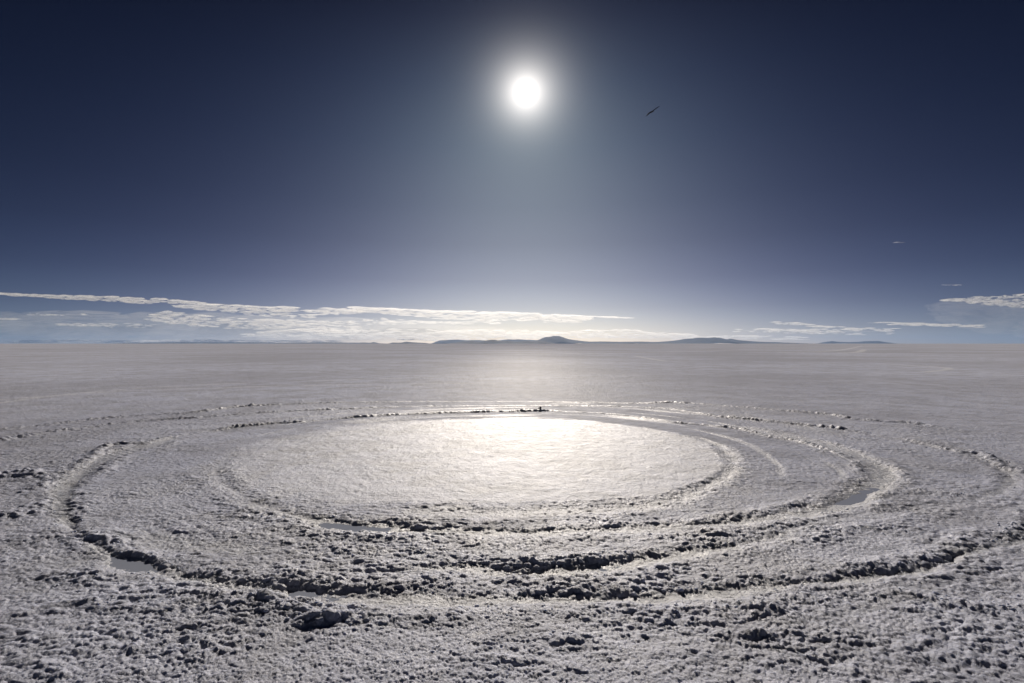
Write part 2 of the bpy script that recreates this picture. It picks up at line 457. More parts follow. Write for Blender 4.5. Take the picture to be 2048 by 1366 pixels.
def ground(x, y):
    """height, wetness and smooth-disc mask of the salt flat at many points"""
    bins_build(x, y)
    near = np.hypot(x, y) < 45
    W = coarse_at(x, y)
    W = np.where(y < .2, .6, W)
    fr = sstep(13, 20, np.hypot(x, y))
    W = W * (1 - fr) + .10 * fr
    jit = fbm(x, y, .16, 11, 4) - .5
    jit2 = fbm(x, y, .6, 31, 3) - .5
    wd = .08 + .55 * sstep(.2, 1.9, RC[0] - x) + .03 * sstep(7, 9, y)
    disc = sstep(wd, -wd, poly_sd(x, y, DISC) + jit * .22 + jit2 * (.10 + .3 * sstep(.2, 1.9, RC[0] - x)))
    pile = np.zeros_like(x)
    wet = np.zeros_like(x)
    rad = poly_sd(x, y, DISC[::4], 3.4)                              # distance out from the disc: the wheels' many passes
    ang = np.arctan2(x - RC[0], y - RC[1])
    zone = sstep(.02, .15, rad) * sstep(3.3, 2.2, rad)
    pas = fbm(rad / .16 + jit * .25, ang * 1.6, 1.0, 401, 3)
    pas2 = fbm(rad / .05 + jit * .3, ang * 2.4, 1.0, 411, 2)
    zone = zone * np.clip(fbm(x, y, 1.3, 421, 3) * 3.4 - 1.25, .12, 1)
    scratch = zone * (np.clip(pas * 3.2 - 1.5, 0, 1) * .0065 + np.clip(pas2 * 2.5 - 1.1, 0, 1) * .003)
    strip = zone * np.clip(pas * 5 - 2.8, 0, 1)
    sink = np.zeros_like(x)
    edge = np.zeros_like(x)
    W = W * (1 - disc) + .09 * disc
    for L in GL:
        D, V, T = near_line(x, y, L, .75)
        m = np.where(D < .75)[0]
        d, w, dep, t = D[m], V[m, 0], V[m, 1], T[m]
        d = d + jit[m] * .11 + jit2[m] * .08
        inner = sstep(.03, -.03, np.hypot(x[m] - RC[0], y[m] - RC[1]) - V[m, 2])
        ins = sstep(.05, -.075, d - w) * (1 - inner) + sstep(0, 1, .5 - (d - w + .01) / (.07 + .27 * sstep(.09, .17, w))) * inner
        vary = .35 + 1.15 * np.clip(fbm(x[m], y[m], .45, 61, 3) * 2 - .5, 0, 1)
        sink[m] = np.maximum(sink[m], ins * dep * (.23 + .10 * sstep(.16, .08, w)) * vary)
        edge[m] = np.maximum(edge[m], np.exp(-((d - w + .01) / .06) ** 2) * np.clip(dep / .04, 0, 1))
        wet[m] = np.maximum(wet[m], ins * np.clip(dep / .045, 0, 1))
        berm = np.exp(-((d - w - .09) / .08) ** 2) * np.clip(dep / .04, 0, 1)
        pile[m] += berm * .014 * np.clip(fbm(x[m], y[m], .5, 51, 3) * 2.6 - .7, 0, 1.4) * sstep(.02, .35, W[m])
    for k, L in enumerate(RL):
        D, V, T = near_line(x, y, L, .5)
        m = np.where(D < .5)[0]
        h, w = V[m, 0], V[m, 1]
        d = D[m] + jit[m] * .05
        amt = np.clip(fbm(x[m], y[m], .28, 71 + k, 3) * 3.0 - .75, .12, 1.25)
        if k < 3:
            amt, w = .7 + .35 * amt, w * .6
        p = np.exp(-(d / w) ** 2) * h * amt * (.23 + .30 * sstep(5, 9, np.hypot(x[m], y[m])))
        pile[m] = np.maximum(pile[m], p)
    rough = np.clip(W * (1 - .8 * wet) + pile * 14 + edge * .6 * sstep(.05, .35, W + .15), 0, 1.4)
    z = (fbm(x, y, 1.4, 3, 3) - .5) * .03 * np.clip(W + .15, 0, 1) + .010 * disc
    z -= sink + scratch * (1 - .6 * sstep(0, .02, sink))
    wet = np.maximum(wet, strip * .55)
    rough = rough * (1 - .55 * strip)
    i = np.where(near)[0]
    xi, yi, ri, pi = x[i], y[i], rough[i], pile[i]
    wx = xi + (fbm(xi, yi, .05, 91, 2) - .5) * .03
    wy = yi + (fbm(xi, yi, .05, 95, 2) - .5) * .03
    patch = np.clip(fbm(xi * .6, yi, .28, 101, 4) * 3.6 - 1.35, 0, 1)       # where lumps gather
    big = lumps(wx * .55, wy * 1.15, .085, 201, .55, .3, .75)
    mid = lumps(wx * .62, wy * 1.1, .040, 211, .8)
    sml = lumps(wx, wy, .021, 221, .9)
    tiny = lumps(xi, yi, .011, 231, .95)
    calm = np.clip(fbm(xi, yi, .9, 281, 4) * 4 - 1.3, 0, 1)          # smoother, wind-packed patches
    rs = .45 * sstep(.10, .32, ri) + .55 * ri
    hi = ri * .0138 * big * (.12 + .88 * patch) * (.55 + .45 * calm) + rs * (.0108 * mid * (.3 + .7 * patch) + .0080 * sml * (.5 + .5 * calm))
    hi += sstep(.10, .3, ri) * .007 * lumps(wx, wy, .055, 271, .10, .3, .6) + (.25 + .75 * np.clip(ri, 0, 1)) * .0052 * tiny
    hi += np.clip(pi / .03, 0, 1.4) * (.008 * lumps(wx, wy, .06, 241, .7) + .005 * mid)
    fine = np.clip(.22 - ri, 0, .22) / .22
    hi += fine * (.010 * (fbm(xi, yi, .10, 251, 4) - .5) + .0032 * sml + .009 * lumps(wx, wy, .055, 261, .07))
    z += pile * .95
    lump = np.zeros_like(x)
    lump[i] = hi + pi * .35 * mid
    wet0 = wet.copy()
    for _, P in PUDDLES:
        sd = poly_sd(x, y, GA(P), .4) + jit * .10 + .045
        f = sstep(.06, -.06, sd) * sstep(.25, .7, wet0)
        z = z * (1 - f) + f * np.minimum(z, WATER_Z - .012)
        lump = lump * (1 - f ** 2)
        wet = np.maximum(wet, sstep(.15, 0, sd))
    z = z - np.where(near, 0, .0)
    wet = wet * np.clip(1 - pile * 25, 0, 1)
    return z, lump, wet, disc, np.clip(rough, 0, 1)


# ------------------------------------------------------------------ materials
def principled(name, **kw):
    m = bpy.data.materials.new(name)
    m.use_nodes = True
    b = m.node_tree.nodes['Principled BSDF']
    for k, v in kw.items():
        b.inputs[k].default_value = v
    return m, m.node_tree, b


def salt_material(name, attrs=True):
    m, t, b = principled(name, **{'IOR': 1.5, 'Roughness': .5})
    L = t.links.new
    tcn = N(t, 'ShaderNodeNewGeometry')
    pos = tcn.outputs['Position']

    def noise(scale, detail=3, rough=.55):
        n = N(t, 'ShaderNodeTexNoise')
        n.inputs['Scale'].default_value = scale
        n.inputs['Detail'].default_value = detail
        n.inputs['Roughness'].default_value = rough
        L(pos, n.inputs['Vector'])
        return n

    def mrange(src, a, b_, c, d):
        n = N(t, 'ShaderNodeMapRange')
        for k, v in zip(('From Min', 'From Max', 'To Min', 'To Max'), (a, b_, c, d)):
            n.inputs[k].default_value = v
        L(src, n.inputs['Value'])
        return n.outputs[0]

    def math_(op, a, b_):
        n = N(t, 'ShaderNodeMath', operation=op)
        for i, v in enumerate((a, b_)):
            if isinstance(v, (int, float)):
                n.inputs[i].default_value = v
            else:
                L(v, n.inputs[i])
        return n.outputs[0]

    def mixc(f, a, b_):
        n = N(t, 'ShaderNodeMix', data_type='RGBA')
        if isinstance(f, (int, float)):
            n.inputs[0].default_value = f
        else:
            L(f, n.inputs[0])
        for i, v in ((6, a), (7, b_)):
            if isinstance(v, tuple):
                n.inputs[i].default_value = (*v, 1)
            else:
                L(v, n.inputs[i])
        return n.outputs[2]

    n_big = noise(.22, 6)
    n_mid = noise(3.0, 5)
    n_fine = noise(70, 4, .7)
    c = mixc(mrange(n_big.outputs[0], .35, .65, 0, 1), (.49, .517, .665), (.60, .63, .79))
    c = mixc(mrange(n_mid.outputs[0], .3, .7, 0, .5), c, (.45, .475, .60))
    c = mixc(mrange(n_fine.outputs[0], .45, .8, 0, .35), c, (.40, .42, .48))
    n_band = noise(.05, 7, .62)
    c = mixc(mrange(n_band.outputs[0], .44, .57, 0, .85), c, (.38, .39, .475))
    n_str = noise(.9, 9, .75)
    c = mixc(mrange(n_str.outputs[0], .46, .58, 0, .65), c, (.34, .35, .42))
    rough = mrange(n_mid.outputs[0], .3, .7, .32, .52)
    b.inputs['Specular IOR Level'].default_value = .28
    b.inputs['Subsurface Weight'].default_value = .35 if attrs else .6
    b.inputs['Subsurface Radius'].default_value = (.75, .9, 1.15)
    b.inputs['Subsurface Scale'].default_value = .013 if attrs else .016
    if attrs:
        aw = N(t, 'ShaderNodeAttribute', attribute_name='wet')
        ad = N(t, 'ShaderNodeAttribute', attribute_name='disc')
        at = N(t, 'ShaderNodeAttribute', attribute_name='track')
        c = mixc(math_('MULTIPLY', aw.outputs['Fac'], .75), c, (.36, .375, .425))
        c = mixc(math_('MULTIPLY', at.outputs['Fac'], .4), c, (.78, .79, .84))
        n_wet = noise(5.5, 6, .65)
        w = math_('MAXIMUM', aw.outputs['Fac'], math_('MULTIPLY', ad.outputs['Fac'], mrange(n_wet.outputs[0], .36, .56, .5, 1.0)))
        rr = N(t, 'ShaderNodeMix', data_type='FLOAT')
        L(w, rr.inputs[0])
        L(rough, rr.inputs[2])
        rr.inputs[3].default_value = .58
        r2 = N(t, 'ShaderNodeMix', data_type='FLOAT')
        L(aw.outputs['Fac'], r2.inputs[0])
        L(rr.outputs[0], r2.inputs[2])
        r2.inputs[3].default_value = .36
        rough = r2.outputs[0]
        ac = N(t, 'ShaderNodeAttribute', attribute_name='coarse')
        ag = N(t, 'ShaderNodeAttribute', attribute_name='spec_fade')
        sp = math_('MAXIMUM', mrange(ac.outputs['Fac'], .26, .80, .010, .32), mrange(w, 0, .75, .0, .62))
        L(math_('MULTIPLY', sp, ag.outputs['Fac']), b.inputs['Specular IOR Level'])
    L(c, b.inputs['Base Color'])
    L(rough, b.inputs['Roughness'])
    # fine crystal relief
    n_b1 = noise(260, 3, .6)
    n_b2 = noise(28, 4, .65)
    n_b3 = noise(2.2, 5, .7)
    bp1 = N(t, 'ShaderNodeBump')
    bp1.inputs['Strength'].default_value = .9
    bp1.inputs['Distance'].default_value = .006
    L(n_b1.outputs[0], bp1.inputs['Height'])
    bp2 = N(t, 'ShaderNodeBump')
    bp2.inputs['Strength'].default_value = .5
    bp2.inputs['Distance'].default_value = .015
    L(n_b2.outputs[0], bp2.inputs['Height'])
    L(bp1.outputs[0], bp2.inputs['Normal'])
    if attrs:
        bp3 = N(t, 'ShaderNodeBump')
        bp3.inputs['Strength'].default_value = .5
        bp3.inputs['Distance'].default_value = .10
        L(n_b3.outputs[0], bp3.inputs['Height'])
        L(bp2.outputs[0], bp3.inputs['Normal'])
        L(bp3.outputs[0], b.inputs['Normal'])
    else:
        L(bp2.outputs[0], b.inputs['Normal'])
    return m


M_SALT = salt_material('salt_crust')
M_CLOD = salt_material('salt_lumps', attrs=False)

# ------------------------------------------------------------------ the salt flat
th_dense = np.linspace(R(-48), R(48), 921)
th_rest = np.linspace(R(48), R(312), 61)[1:-1]
TH = np.concatenate([th_dense, th_rest])
RR = np.concatenate([np.geomspace(.25, 1.85, 30, endpoint=False), np.geomspace(1.85, 14, 880, endpoint=False),
                     np.geomspace(14, 60, 110, endpoint=False), np.geomspace(60, 400, 60, endpoint=False), np.geomspace(400, 46000, 30)])
th, rr = np.meshgrid(TH, RR)
gx, gy = (rr * np.sin(th)).ravel(), (rr * np.cos(th)).ravel()
gz, glump, gwet, gdisc, gcoarse = ground(gx, gy)
gtrk = np.zeros_like(gx)
gspec_fade = np.interp(np.hypot(gx, gy), [0, 11, 18, 30, 60, 140, 400], [1, 1, .6, .3, .10, .03, 0])               # sheen scaled down with distance from the camera to hold back far glare
for pts, hw in TRACKS:
    P = GA(pts)
    L = smooth_line(P, step=2.0)
    for i in range(len(L) - 1):
        a, b = L[i], L[i + 1]
        ln2 = ((b - a) ** 2).sum() + 1e-9
        idx = np.where((np.abs(gx - (a[0] + b[0]) / 2) < abs(a[0] - b[0]) / 2 + 3) & (np.abs(gy - (a[1] + b[1]) / 2) < abs(a[1] - b[1]) / 2 + 3))[0]
        if len(idx):
            t = np.clip(((gx[idx] - a[0]) * (b[0] - a[0]) + (gy[idx] - a[1]) * (b[1] - a[1])) / ln2, 0, 1)
            d = np.hypot(gx[idx] - a[0] - t * (b[0] - a[0]), gy[idx] - a[1] - t * (b[1] - a[1]))
            gtrk[idx] = np.maximum(gtrk[idx], sstep(hw, hw * .4, d))
far = sstep(40, 45, np.hypot(gx, gy))
gz = gz * (1 - far) + far * (fbm(gx, gy, 9, 301, 3) - .5) * .02
nr, nth = len(RR), len(TH)
# lumps stand out along the normal of the crust under them, so that banks and edges are lumpy too
Zg = gz.reshape(nr, nth)
dzr = np.gradient(Zg, RR, axis=0)
dzt = np.gradient(Zg, TH, axis=1) / rr
dzr, dzt = np.clip(dzr, -1.5, 1.5).ravel(), np.clip(dzt, -1.5, 1.5).ravel()
st, ct = np.sin(th).ravel(), np.cos(th).ravel()
nxv, nyv = -(dzr * st + dzt * ct), -(dzr * ct - dzt * st)
nl = np.sqrt(1 + nxv ** 2 + nyv ** 2)
glump = glump * (1 - far)
gx, gy, gz = gx + glump * nxv / nl, gy + glump * nyv / nl, gz + glump / nl
ii, jj = np.meshgrid(np.arange(nr - 1), np.arange(nth), indexing='ij')
j2 = (jj + 1) % nth
faces = np.stack([ii * nth + jj, ii * nth + j2, (ii + 1) * nth + j2, (ii + 1) * nth + jj], -1).reshape(-1, 4)
faces = faces[:, ::-1]
# close the little hole under the camera
vc = len(gx)
verts = np.vstack([np.stack([gx, gy, gz], 1), [[0, 0, 0]]])
me = mesh_np('salt_flat', verts, faces)
bm = bmesh.new()
bm.from_mesh(me)
bm.verts.ensure_lookup_table()
for j in range(nth):
    bm.faces.new((bm.verts[vc], bm.verts[(j + 1) % nth], bm.verts[j])).smooth = True
bm.to_mesh(me)
bm.free()
for nm, arr in (('wet', gwet), ('disc', gdisc), ('track', gtrk), ('coarse', gcoarse), ('spec_fade', gspec_fade)):
    a = me.attributes.new(nm, 'FLOAT', 'POINT')
    a.data.foreach_set('value', np.append(arr, 0).astype(np.float32))
FLAT = link('salt_flat', me, M_SALT, kind='structure', label='white salt flat with concentric tyre circles pressed into its crust')

# ------------------------------------------------------------------ brine puddles
m_w, t, b = principled('brine', **{'Base Color': (.30, .325, .40, 1), 'Roughness': .05, 'IOR': 1.36})
n = N(t, 'ShaderNodeTexNoise')
n.inputs['Scale'].default_value = 14
g = N(t, 'ShaderNodeNewGeometry')
t.links.new(g.outputs['Position'], n.inputs['Vector'])
bp = N(t, 'ShaderNodeBump')
bp.inputs['Strength'].default_value = .05
bp.inputs['Distance'].default_value = .01
t.links.new(n.outputs[0], bp.inputs['Height'])
t.links.new(bp.outputs[0], b.inputs['Normal'])
for lab, P in PUDDLES:
    A = GA(P)
    c = A.mean(0)
    d = A - c
    A = c + d * (1 + .10 / np.linalg.norm(d, axis=1))[:, None]
    A = smooth_line(np.vstack([A, A[:1]]), step=.05)[:-1, :2]
    k = len(A)
    v = np.vstack([np.column_stack([A, np.full(k, WATER_Z)]), np.column_stack([A, np.full(k, WATER_Z - .02)])])
    bm = bmesh.new()
    vs = [bm.verts.new(q) for q in v]
    bm.faces.new(vs[:k])
    bm.faces.new(vs[k:][::-1])
    for i in range(k):
        bm.faces.new((vs[i], vs[k + i], vs[k + (i + 1) % k], vs[(i + 1) % k]))
    bmesh.ops.recalc_face_normals(bm, faces=bm.faces)
    pm = bpy.data.meshes.new('puddle')
    bm.to_mesh(pm)
    bm.free()
    link('puddle', pm, m_w, kind='structure', label=lab)


# ------------------------------------------------------------------ salt lumps
def ico(sub):
    bm = bmesh.new()
    bmesh.ops.create_icosphere(bm, subdivisions=sub, radius=1)
    v = np.array([q.co[:] for q in bm.verts])
    f = np.array([[q.index for q in p.verts] for p in bm.faces])
    bm.free()
    return v, f


def clod_shape(sub, k, flat=.75):
    """cauliflower lump: a core with many round knobs"""
    v, f = ico(sub)
    knobs = rng.normal(size=(k, 3))
    knobs /= np.linalg.norm(knobs, axis=1)[:, None]
    rad = np.full(len(v), .62)
    for c in knobs:
        pos = c * rng.uniform(.45, .66)
        r = rng.uniform(.28, .5)
        pr = v @ pos
        disc_ = pr * pr - (pos @ pos - r * r)
        hit = disc_ > 0
        rad[hit] = np.maximum(rad[hit], (pr + np.sqrt(np.maximum(disc_, 0)))[hit])
    v = v * rad[:, None] * np.array([rng.uniform(.9, 1.35), rng.uniform(.75, 1.0), flat])
    return v, f


big_shapes = [mesh_np('salt_lump', *clod_shape(2, 16)) for _ in range(7)]
for q in big_shapes:
    q.materials.append(M_CLOD)
small_shapes = [clod_shape(1, 7, .85) for _ in range(10)]

# where they lie: along the ridges, thinning outwards, and over the coarse crust
cand = []
for L in RL:
    for i in range(len(L) - 1):
        d = math.hypot(*(L[i][:2]))
        if d > 13 or L[i][2] < .03:
            continue
        ln = math.hypot(*(L[i + 1][:2] - L[i][:2]))
        for _ in range(rng.poisson(ln * L[i][2] * 1000)):
            u = rng.uniform()
            p = L[i][:2] * (1 - u) + L[i + 1][:2] * u + rng.normal(size=2) * L[i][3] * .75
            cand.append((p[0], p[1], rng.uniform(.35, 1.0) ** 1.5 * .019 * (L[i][2] / .06) ** .5))
for L in GL:
    T_ = np.gradient(L[:, :2], axis=0)
    T_ /= np.linalg.norm(T_, axis=1)[:, None]
    for i in range(len(L) - 1):
        if math.hypot(*L[i][:2]) > 9 or L[i][3] < .02:
            continue
        for sd in (-1, 1):
            for _ in range(rng.poisson(.12 * 22 * L[i][3] / .045)):
                p = L[i][:2] + T_[i] * rng.uniform(0, .12) + np.array([-T_[i][1], T_[i][0]]) * sd * (L[i][2] + rng.normal() * .04)
                cand.append((p[0], p[1], rng.uniform(.3, 1.0) ** 2 * .017))
cand = np.array(cand)
n_sc = 9000
ty = 1.9 * (9 / 1.9) ** rng.uniform(size=n_sc) ** 1.15
tx = rng.uniform(-1.08, 1.08, n_sc) * ty
sc = np.stack([tx, ty, .004 + .009 * rng.uniform(size=n_sc) ** 3], 1)
keep = rng.uniform(size=n_sc) < .6 * np.clip(coarse_at(tx, ty) - .15, 0, 1) * np.clip(fbm(tx, ty, .35, 101, 4) * 3.2 - .9, .1, 1)
sc = sc[keep]
allc = np.vstack([cand, sc])
cz, clump, cwet, cdisc, _ = ground(allc[:, 0].copy(), allc[:, 1].copy())
cz = cz + clump * .8
ok = (cdisc < .3) & (cz > WATER_Z + .01)
allc, cz = allc[ok], cz[ok]
# neighbouring grid points may be interpolated lower than the exact height; sink a little
order = np.argsort(-allc[:, 2] / np.hypot(allc[:, 0], allc[:, 1]))
top = [k for k in order if abs(allc[k, 0]) < 1.02 * allc[k, 1] and allc[k, 1] > 2.15][:290]
for k in top:
    x, y, s = allc[k]
    o = link('salt_lump', big_shapes[rng.integers(len(big_shapes))], None, parent=FLAT)
    o.location = (x, y, cz[k] - s * .10)
    o.scale = (s, s * rng.uniform(.8, 1.1), s * rng.uniform(.75, 1.1))
    o.rotation_euler = (rng.uniform(-.4, .4), rng.uniform(-.4, .4), rng.uniform(0, 6.28))
tops = set(int(k) for k in top)
V, Fc, off = [], [], 0
for k in order:
    if int(k) in tops:
        continue
    x, y, s = allc[k]
    v, f = small_shapes[rng.integers(len(small_shapes))]
    a = rng.uniform(0, 6.28)
    ca, sa = math.cos(a), math.sin(a)
    w = v @ np.array([[ca, sa, 0], [-sa, ca, 0], [0, 0, 1]]) * s + (x, y, cz[k] - s * .05)
    V.append(w)
    Fc.append(f + off)
    off += len(v)
    if off > 42 * 7500:
        break
link('salt_crumbs', mesh_np('salt_crumbs', np.vstack(V), np.vstack(Fc)), M_CLOD, parent=FLAT, kind='stuff')

# the dark broken piece of crust perched on the far rim
px, py = G((1080, 822))
bm = bmesh.new()


def shard(pts, thick, tilt, loc):
    vs = [bm.verts.new(Matrix.Rotation(tilt[1], 3, 'Y') @ Matrix.Rotation(tilt[0], 3, 'X') @ Vector((x, y, z)) + Vector(loc))
          for z in (-thick / 2, thick / 2) for x, y in pts]
    k = len(pts)
    bm.faces.new(vs[:k][::-1])
    bm.faces.new(vs[k:])
    for i in range(k):
        bm.faces.new((vs[i], vs[(i + 1) % k], vs[k + (i + 1) % k], vs[k + i]))


shard([(-.085, -.03), (-.02, -.05), (.06, -.04), (.075, .02), (.02, .06), (-.05, .04)], .05, (R(18), R(-24)), (-.005, 0, .075))
shard([(-.03, -.03), (.03, -.035), (.035, .03), (-.02, .035)], .07, (R(10), R(35)), (.02, .0, .035))
shard([(-.03, -.02), (.02, -.03), (.03, .02), (-.02, .03)], .04, (R(-20), R(10)), (.015, .01, .115))
bmesh.ops.recalc_face_normals(bm, faces=bm.faces)
bmesh.ops.bevel(bm, geom=bm.edges[:], offset=.008, segments=2, affect='EDGES')
bmesh.ops.subdivide_edges(bm, edges=[e for e in bm.edges if e.calc_length() > .03], cuts=2, use_grid_fill=True)
for q in bm.verts:
    q.co += Vector((rng.normal(), rng.normal(), rng.normal())) * .0025
sm = bpy.data.meshes.new('crust_shard')
bm.to_mesh(sm)
bm.free()
m_s, t, b = principled('dark_crust', **{'Base Color': (.16, .15, .155, 1), 'Roughness': .7})  # mottled, darker than the rest of the salt
nn = N(t, 'ShaderNodeTexNoise')
nn.inputs['Scale'].default_value = 60
rp = N(t, 'ShaderNodeValToRGB')
ramp(rp, [(.3, (.09, .085, .09)), (.75, (.3, .29, .3))])
t.links.new(nn.outputs[0], rp.inputs[0])
t.links.new(rp.outputs[0], b.inputs['Base Color'])
pz = ground(np.array([px]), np.array([py]))[0][0]
so = link('crust_shard', sm, m_s, label='dark broken piece of salt crust perched on the far rim behind the bright disc', category='salt crust')
so.location = (px, py, pz + .005)
so.scale = (.5, .5, .5)

# ------------------------------------------------------------------ far hills
m_h, t, b = principled('far_rock', **{'Roughness': .95})
nn = N(t, 'ShaderNodeTexNoise')
nn.inputs['Scale'].default_value = .004
nn.inputs['Detail'].default_value = 8
g = N(t, 'ShaderNodeNewGeometry')
t.links.new(g.outputs['Position'], nn.inputs['Vector'])
rp = N(t, 'ShaderNodeValToRGB')
ramp(rp, [(.3, (.018, .024, .036)), (.7, (.038, .043, .056))])
t.links.new(nn.outputs[0], rp.inputs[0])
t.links.new(rp.outputs[0], b.inputs['Base Color'])


def hill(sil, dist, depth, label, seed, rag=.10):
    """terrain whose crest follows the silhouette (px x, px height above the horizon)"""
    sil = np.array(sil, float)
    n = max(24, int((sil[-1, 0] - sil[0, 0]) / 1.5))
    xs = np.linspace(sil[0, 0], sil[-1, 0], n)
    h = np.interp(xs, sil[:, 0], sil[:, 1])
    env = np.minimum(1, np.minimum(xs - xs[0], xs[-1] - xs) / 8)
    m = 15
    V = []
    for j in range(m):
        u = j / (m - 1) * 2 - 1
        wob = fbm(xs / 9.0, np.full(n, j * .55), 1.0, seed, 4) - .5
        crest = .12 * np.sin(xs * .05 + seed)
        prof = np.clip(1 - np.abs(u - crest) ** 1.2, 0, 1)
        z = h * (prof * (1 + wob * rag * 2.5 * (1 + abs(u))) + (wob * rag * .7)) * env
        y = dist + u * depth
        V.append(np.stack([(xs - HX) / F * dist, np.full(n, y), np.maximum(z, 0) / F * dist - (4 if abs(u) > .99 else 0)], 1))
    V = np.vstack(V)
    i, j = np.meshgrid(np.arange(m - 1), np.arange(n - 1), indexing='ij')
    f = np.stack([i * n + j, i * n + j + 1, (i + 1) * n + j + 1, (i + 1) * n + j], -1).reshape(-1, 4)
    link('hill', mesh_np('hill', V, f), m_h, kind='structure', label=label)


hill([(1040, 2), (1062, 5), (1075, 7), (1087, 12), (1096, 14), (1108, 15.5), (1116, 15.5), (1124, 13), (1133, 9.5), (1148, 7), (1165, 5.5), (1180, 4), (1210, 4.5), (1240, 3.5), (1270, 4), (1300, 3.5), (1340, 3)], 33000, 2500,
     'blue domed mountain on the horizon below the sun', 5, .06)
hill([(1290, 3), (1320, 3.5), (1340, 5), (1362, 7.5), (1380, 10), (1398, 12), (1410, 12), (1432, 12.5), (1445, 9), (1454, 8), (1462, 10), (1472, 7.5), (1490, 6), (1515, 4), (1550, 2.5), (1580, 1)], 35000, 3000,
     'long flat-topped blue mountain right of the domed peak', 9, .07)
hill([(895, 1), (910, 2), (925, 4), (945, 5.5), (962, 4), (975, 6.5), (985, 7.5), (1000, 6), (1008, 4), (1016, 6), (1025, 4.5), (1040, 4), (1055, 5.5), (1068, 4), (1082, 5), (1095, 3), (1110, 1)], 24000, 1200,
     'nearest row of low dark blue hummocks left of the domed mountain', 13, .12)
hill([(865, 2), (880, 6), (900, 8), (925, 7.5), (945, 7), (960, 7), (985, 5.5), (1010, 8), (1040, 8.5), (1060, 8), (1080, 7), (1100, 5)], 43000, 2000,
     'pale far range behind the low hummocks', 17, .06)
hill([(780, 0.5), (786, 2.5), (795, 2), (805, 2.2), (815, 4), (822, 3), (835, 2.2), (850, 1.5), (858, .5)], 27000, 900, 'small blue knoll alone left of the hummocks', 21, .1)
hill([(560, 1), (590, 1.6), (640, 2.5), (665, 2.3), (700, 1.8), (730, 2), (742, 1.6), (748, 3.2), (754, 1.6), (762, .5)], 36000, 1500, 'lowest blue range on the left horizon', 25, .08)
hill([(240, .8), (300, 2), (360, 3), (400, 2.5), (440, 3.2), (480, 2.6), (520, 2.2), (560, 1.6), (600, .8)], 42000, 1500, 'faint low range under the left cloud bank', 27, .08)
hill([(1645, .8), (1652, 4), (1662, 5), (1675, 3.5), (1700, 3), (1722, 3.5), (1735, 5), (1755, 5), (1765, 3), (1772, .8)], 43500, 1500, 'faint pale hills near the right horizon', 29, .06)

# ------------------------------------------------------------------ clouds, beyond the haze
m_c = bpy.data.materials.new('cloud')
m_c.use_nodes = True
t = m_c.node_tree
t.nodes.clear()
oo = N(t, 'ShaderNodeOutputMaterial')
pv = N(t, 'ShaderNodeVolumePrincipled')
pv.inputs['Color'].default_value = (1, 1, 1, 1)
pv.inputs['Density'].default_value = .0013
pv.inputs['Anisotropy'].default_value = .56
t.links.new(pv.outputs[0], oo.inputs['Volume'])
ico_v, ico_f = ico(1)


m_v = m_c.copy()
m_v.name = 'cloud_veil'
m_v.node_tree.nodes['Principled Volume'].inputs['Density'].default_value = .00005


def cloud(label, env, dist, count, wid=(7, 26), thk=(1.0, 2.6), depth=800, puffy=0.0, gap=.35, mat=None):
    """env: (px x, top px y, bottom px y); a bank of flattened puffs"""
    env = np.array(env, float)
    V, Fc, off = [], [], 0
    seed = int(rng.integers(1000))
    tries = 0
    done = 0
    count = int(count * 1.6)
    spine = list(np.arange(env[0, 0] + 5, env[-1, 0] - 4, 11))
    while done < count and tries < count * 8:
        tries += 1
        x = rng.uniform(env[0, 0], env[-1, 0])
        a, b_ = np.interp(x, env[:, 0], env[:, 1]), np.interp(x, env[:, 0], env[:, 2])
        u = rng.uniform() ** 1.2
        y = a + (b_ - a) * u
        if spine:
            x = spine.pop()
            a, b_ = np.interp(x, env[:, 0], env[:, 1]), np.interp(x, env[:, 0], env[:, 2])
            u, w, h, dd = .5, 17, rng.uniform(.3, .5), dist
            y = a + (b_ - a) * rng.uniform(.4, .6)
            done -= 1
        elif float(fbm(np.array([x / 30.]), np.array([y / 4.]), 1.0, seed, 3)[0]) < gap:
            continue
        else:
            w = rng.uniform(*wid) * (1.35 - .4 * u)
            h = rng.uniform(*thk) * 1.45
            if puffy and u < .45 and rng.uniform() < puffy:
                w, h = rng.uniform(2.5, 6), rng.uniform(1.5, 3.2)
            dd = dist + rng.uniform(-.5, .5) * depth
        k = dd / F
        c = np.array([(x - HX) * k, dd, (HY - y) * k + CAM_H])
        bumps = 1 + .22 * np.sin(ico_v @ rng.normal(size=3) * 4 + rng.uniform(0, 6)) + .14 * np.sin(ico_v @ rng.normal(size=3) * 8 + rng.uniform(0, 6))
        v = ico_v * bumps[:, None] * np.array([w * k / 2, w * k * .3, h * k / 2]) + c
        v[:, 2] = np.maximum(v[:, 2], 5)
        V.append(v)
        Fc.append(ico_f + off)
        off += len(v)
        done += 1
    link('cloud', mesh_np('cloud', np.vstack(V), np.vstack(Fc)), mat or m_c, label=label, category='cloud', group='clouds low over the horizon')


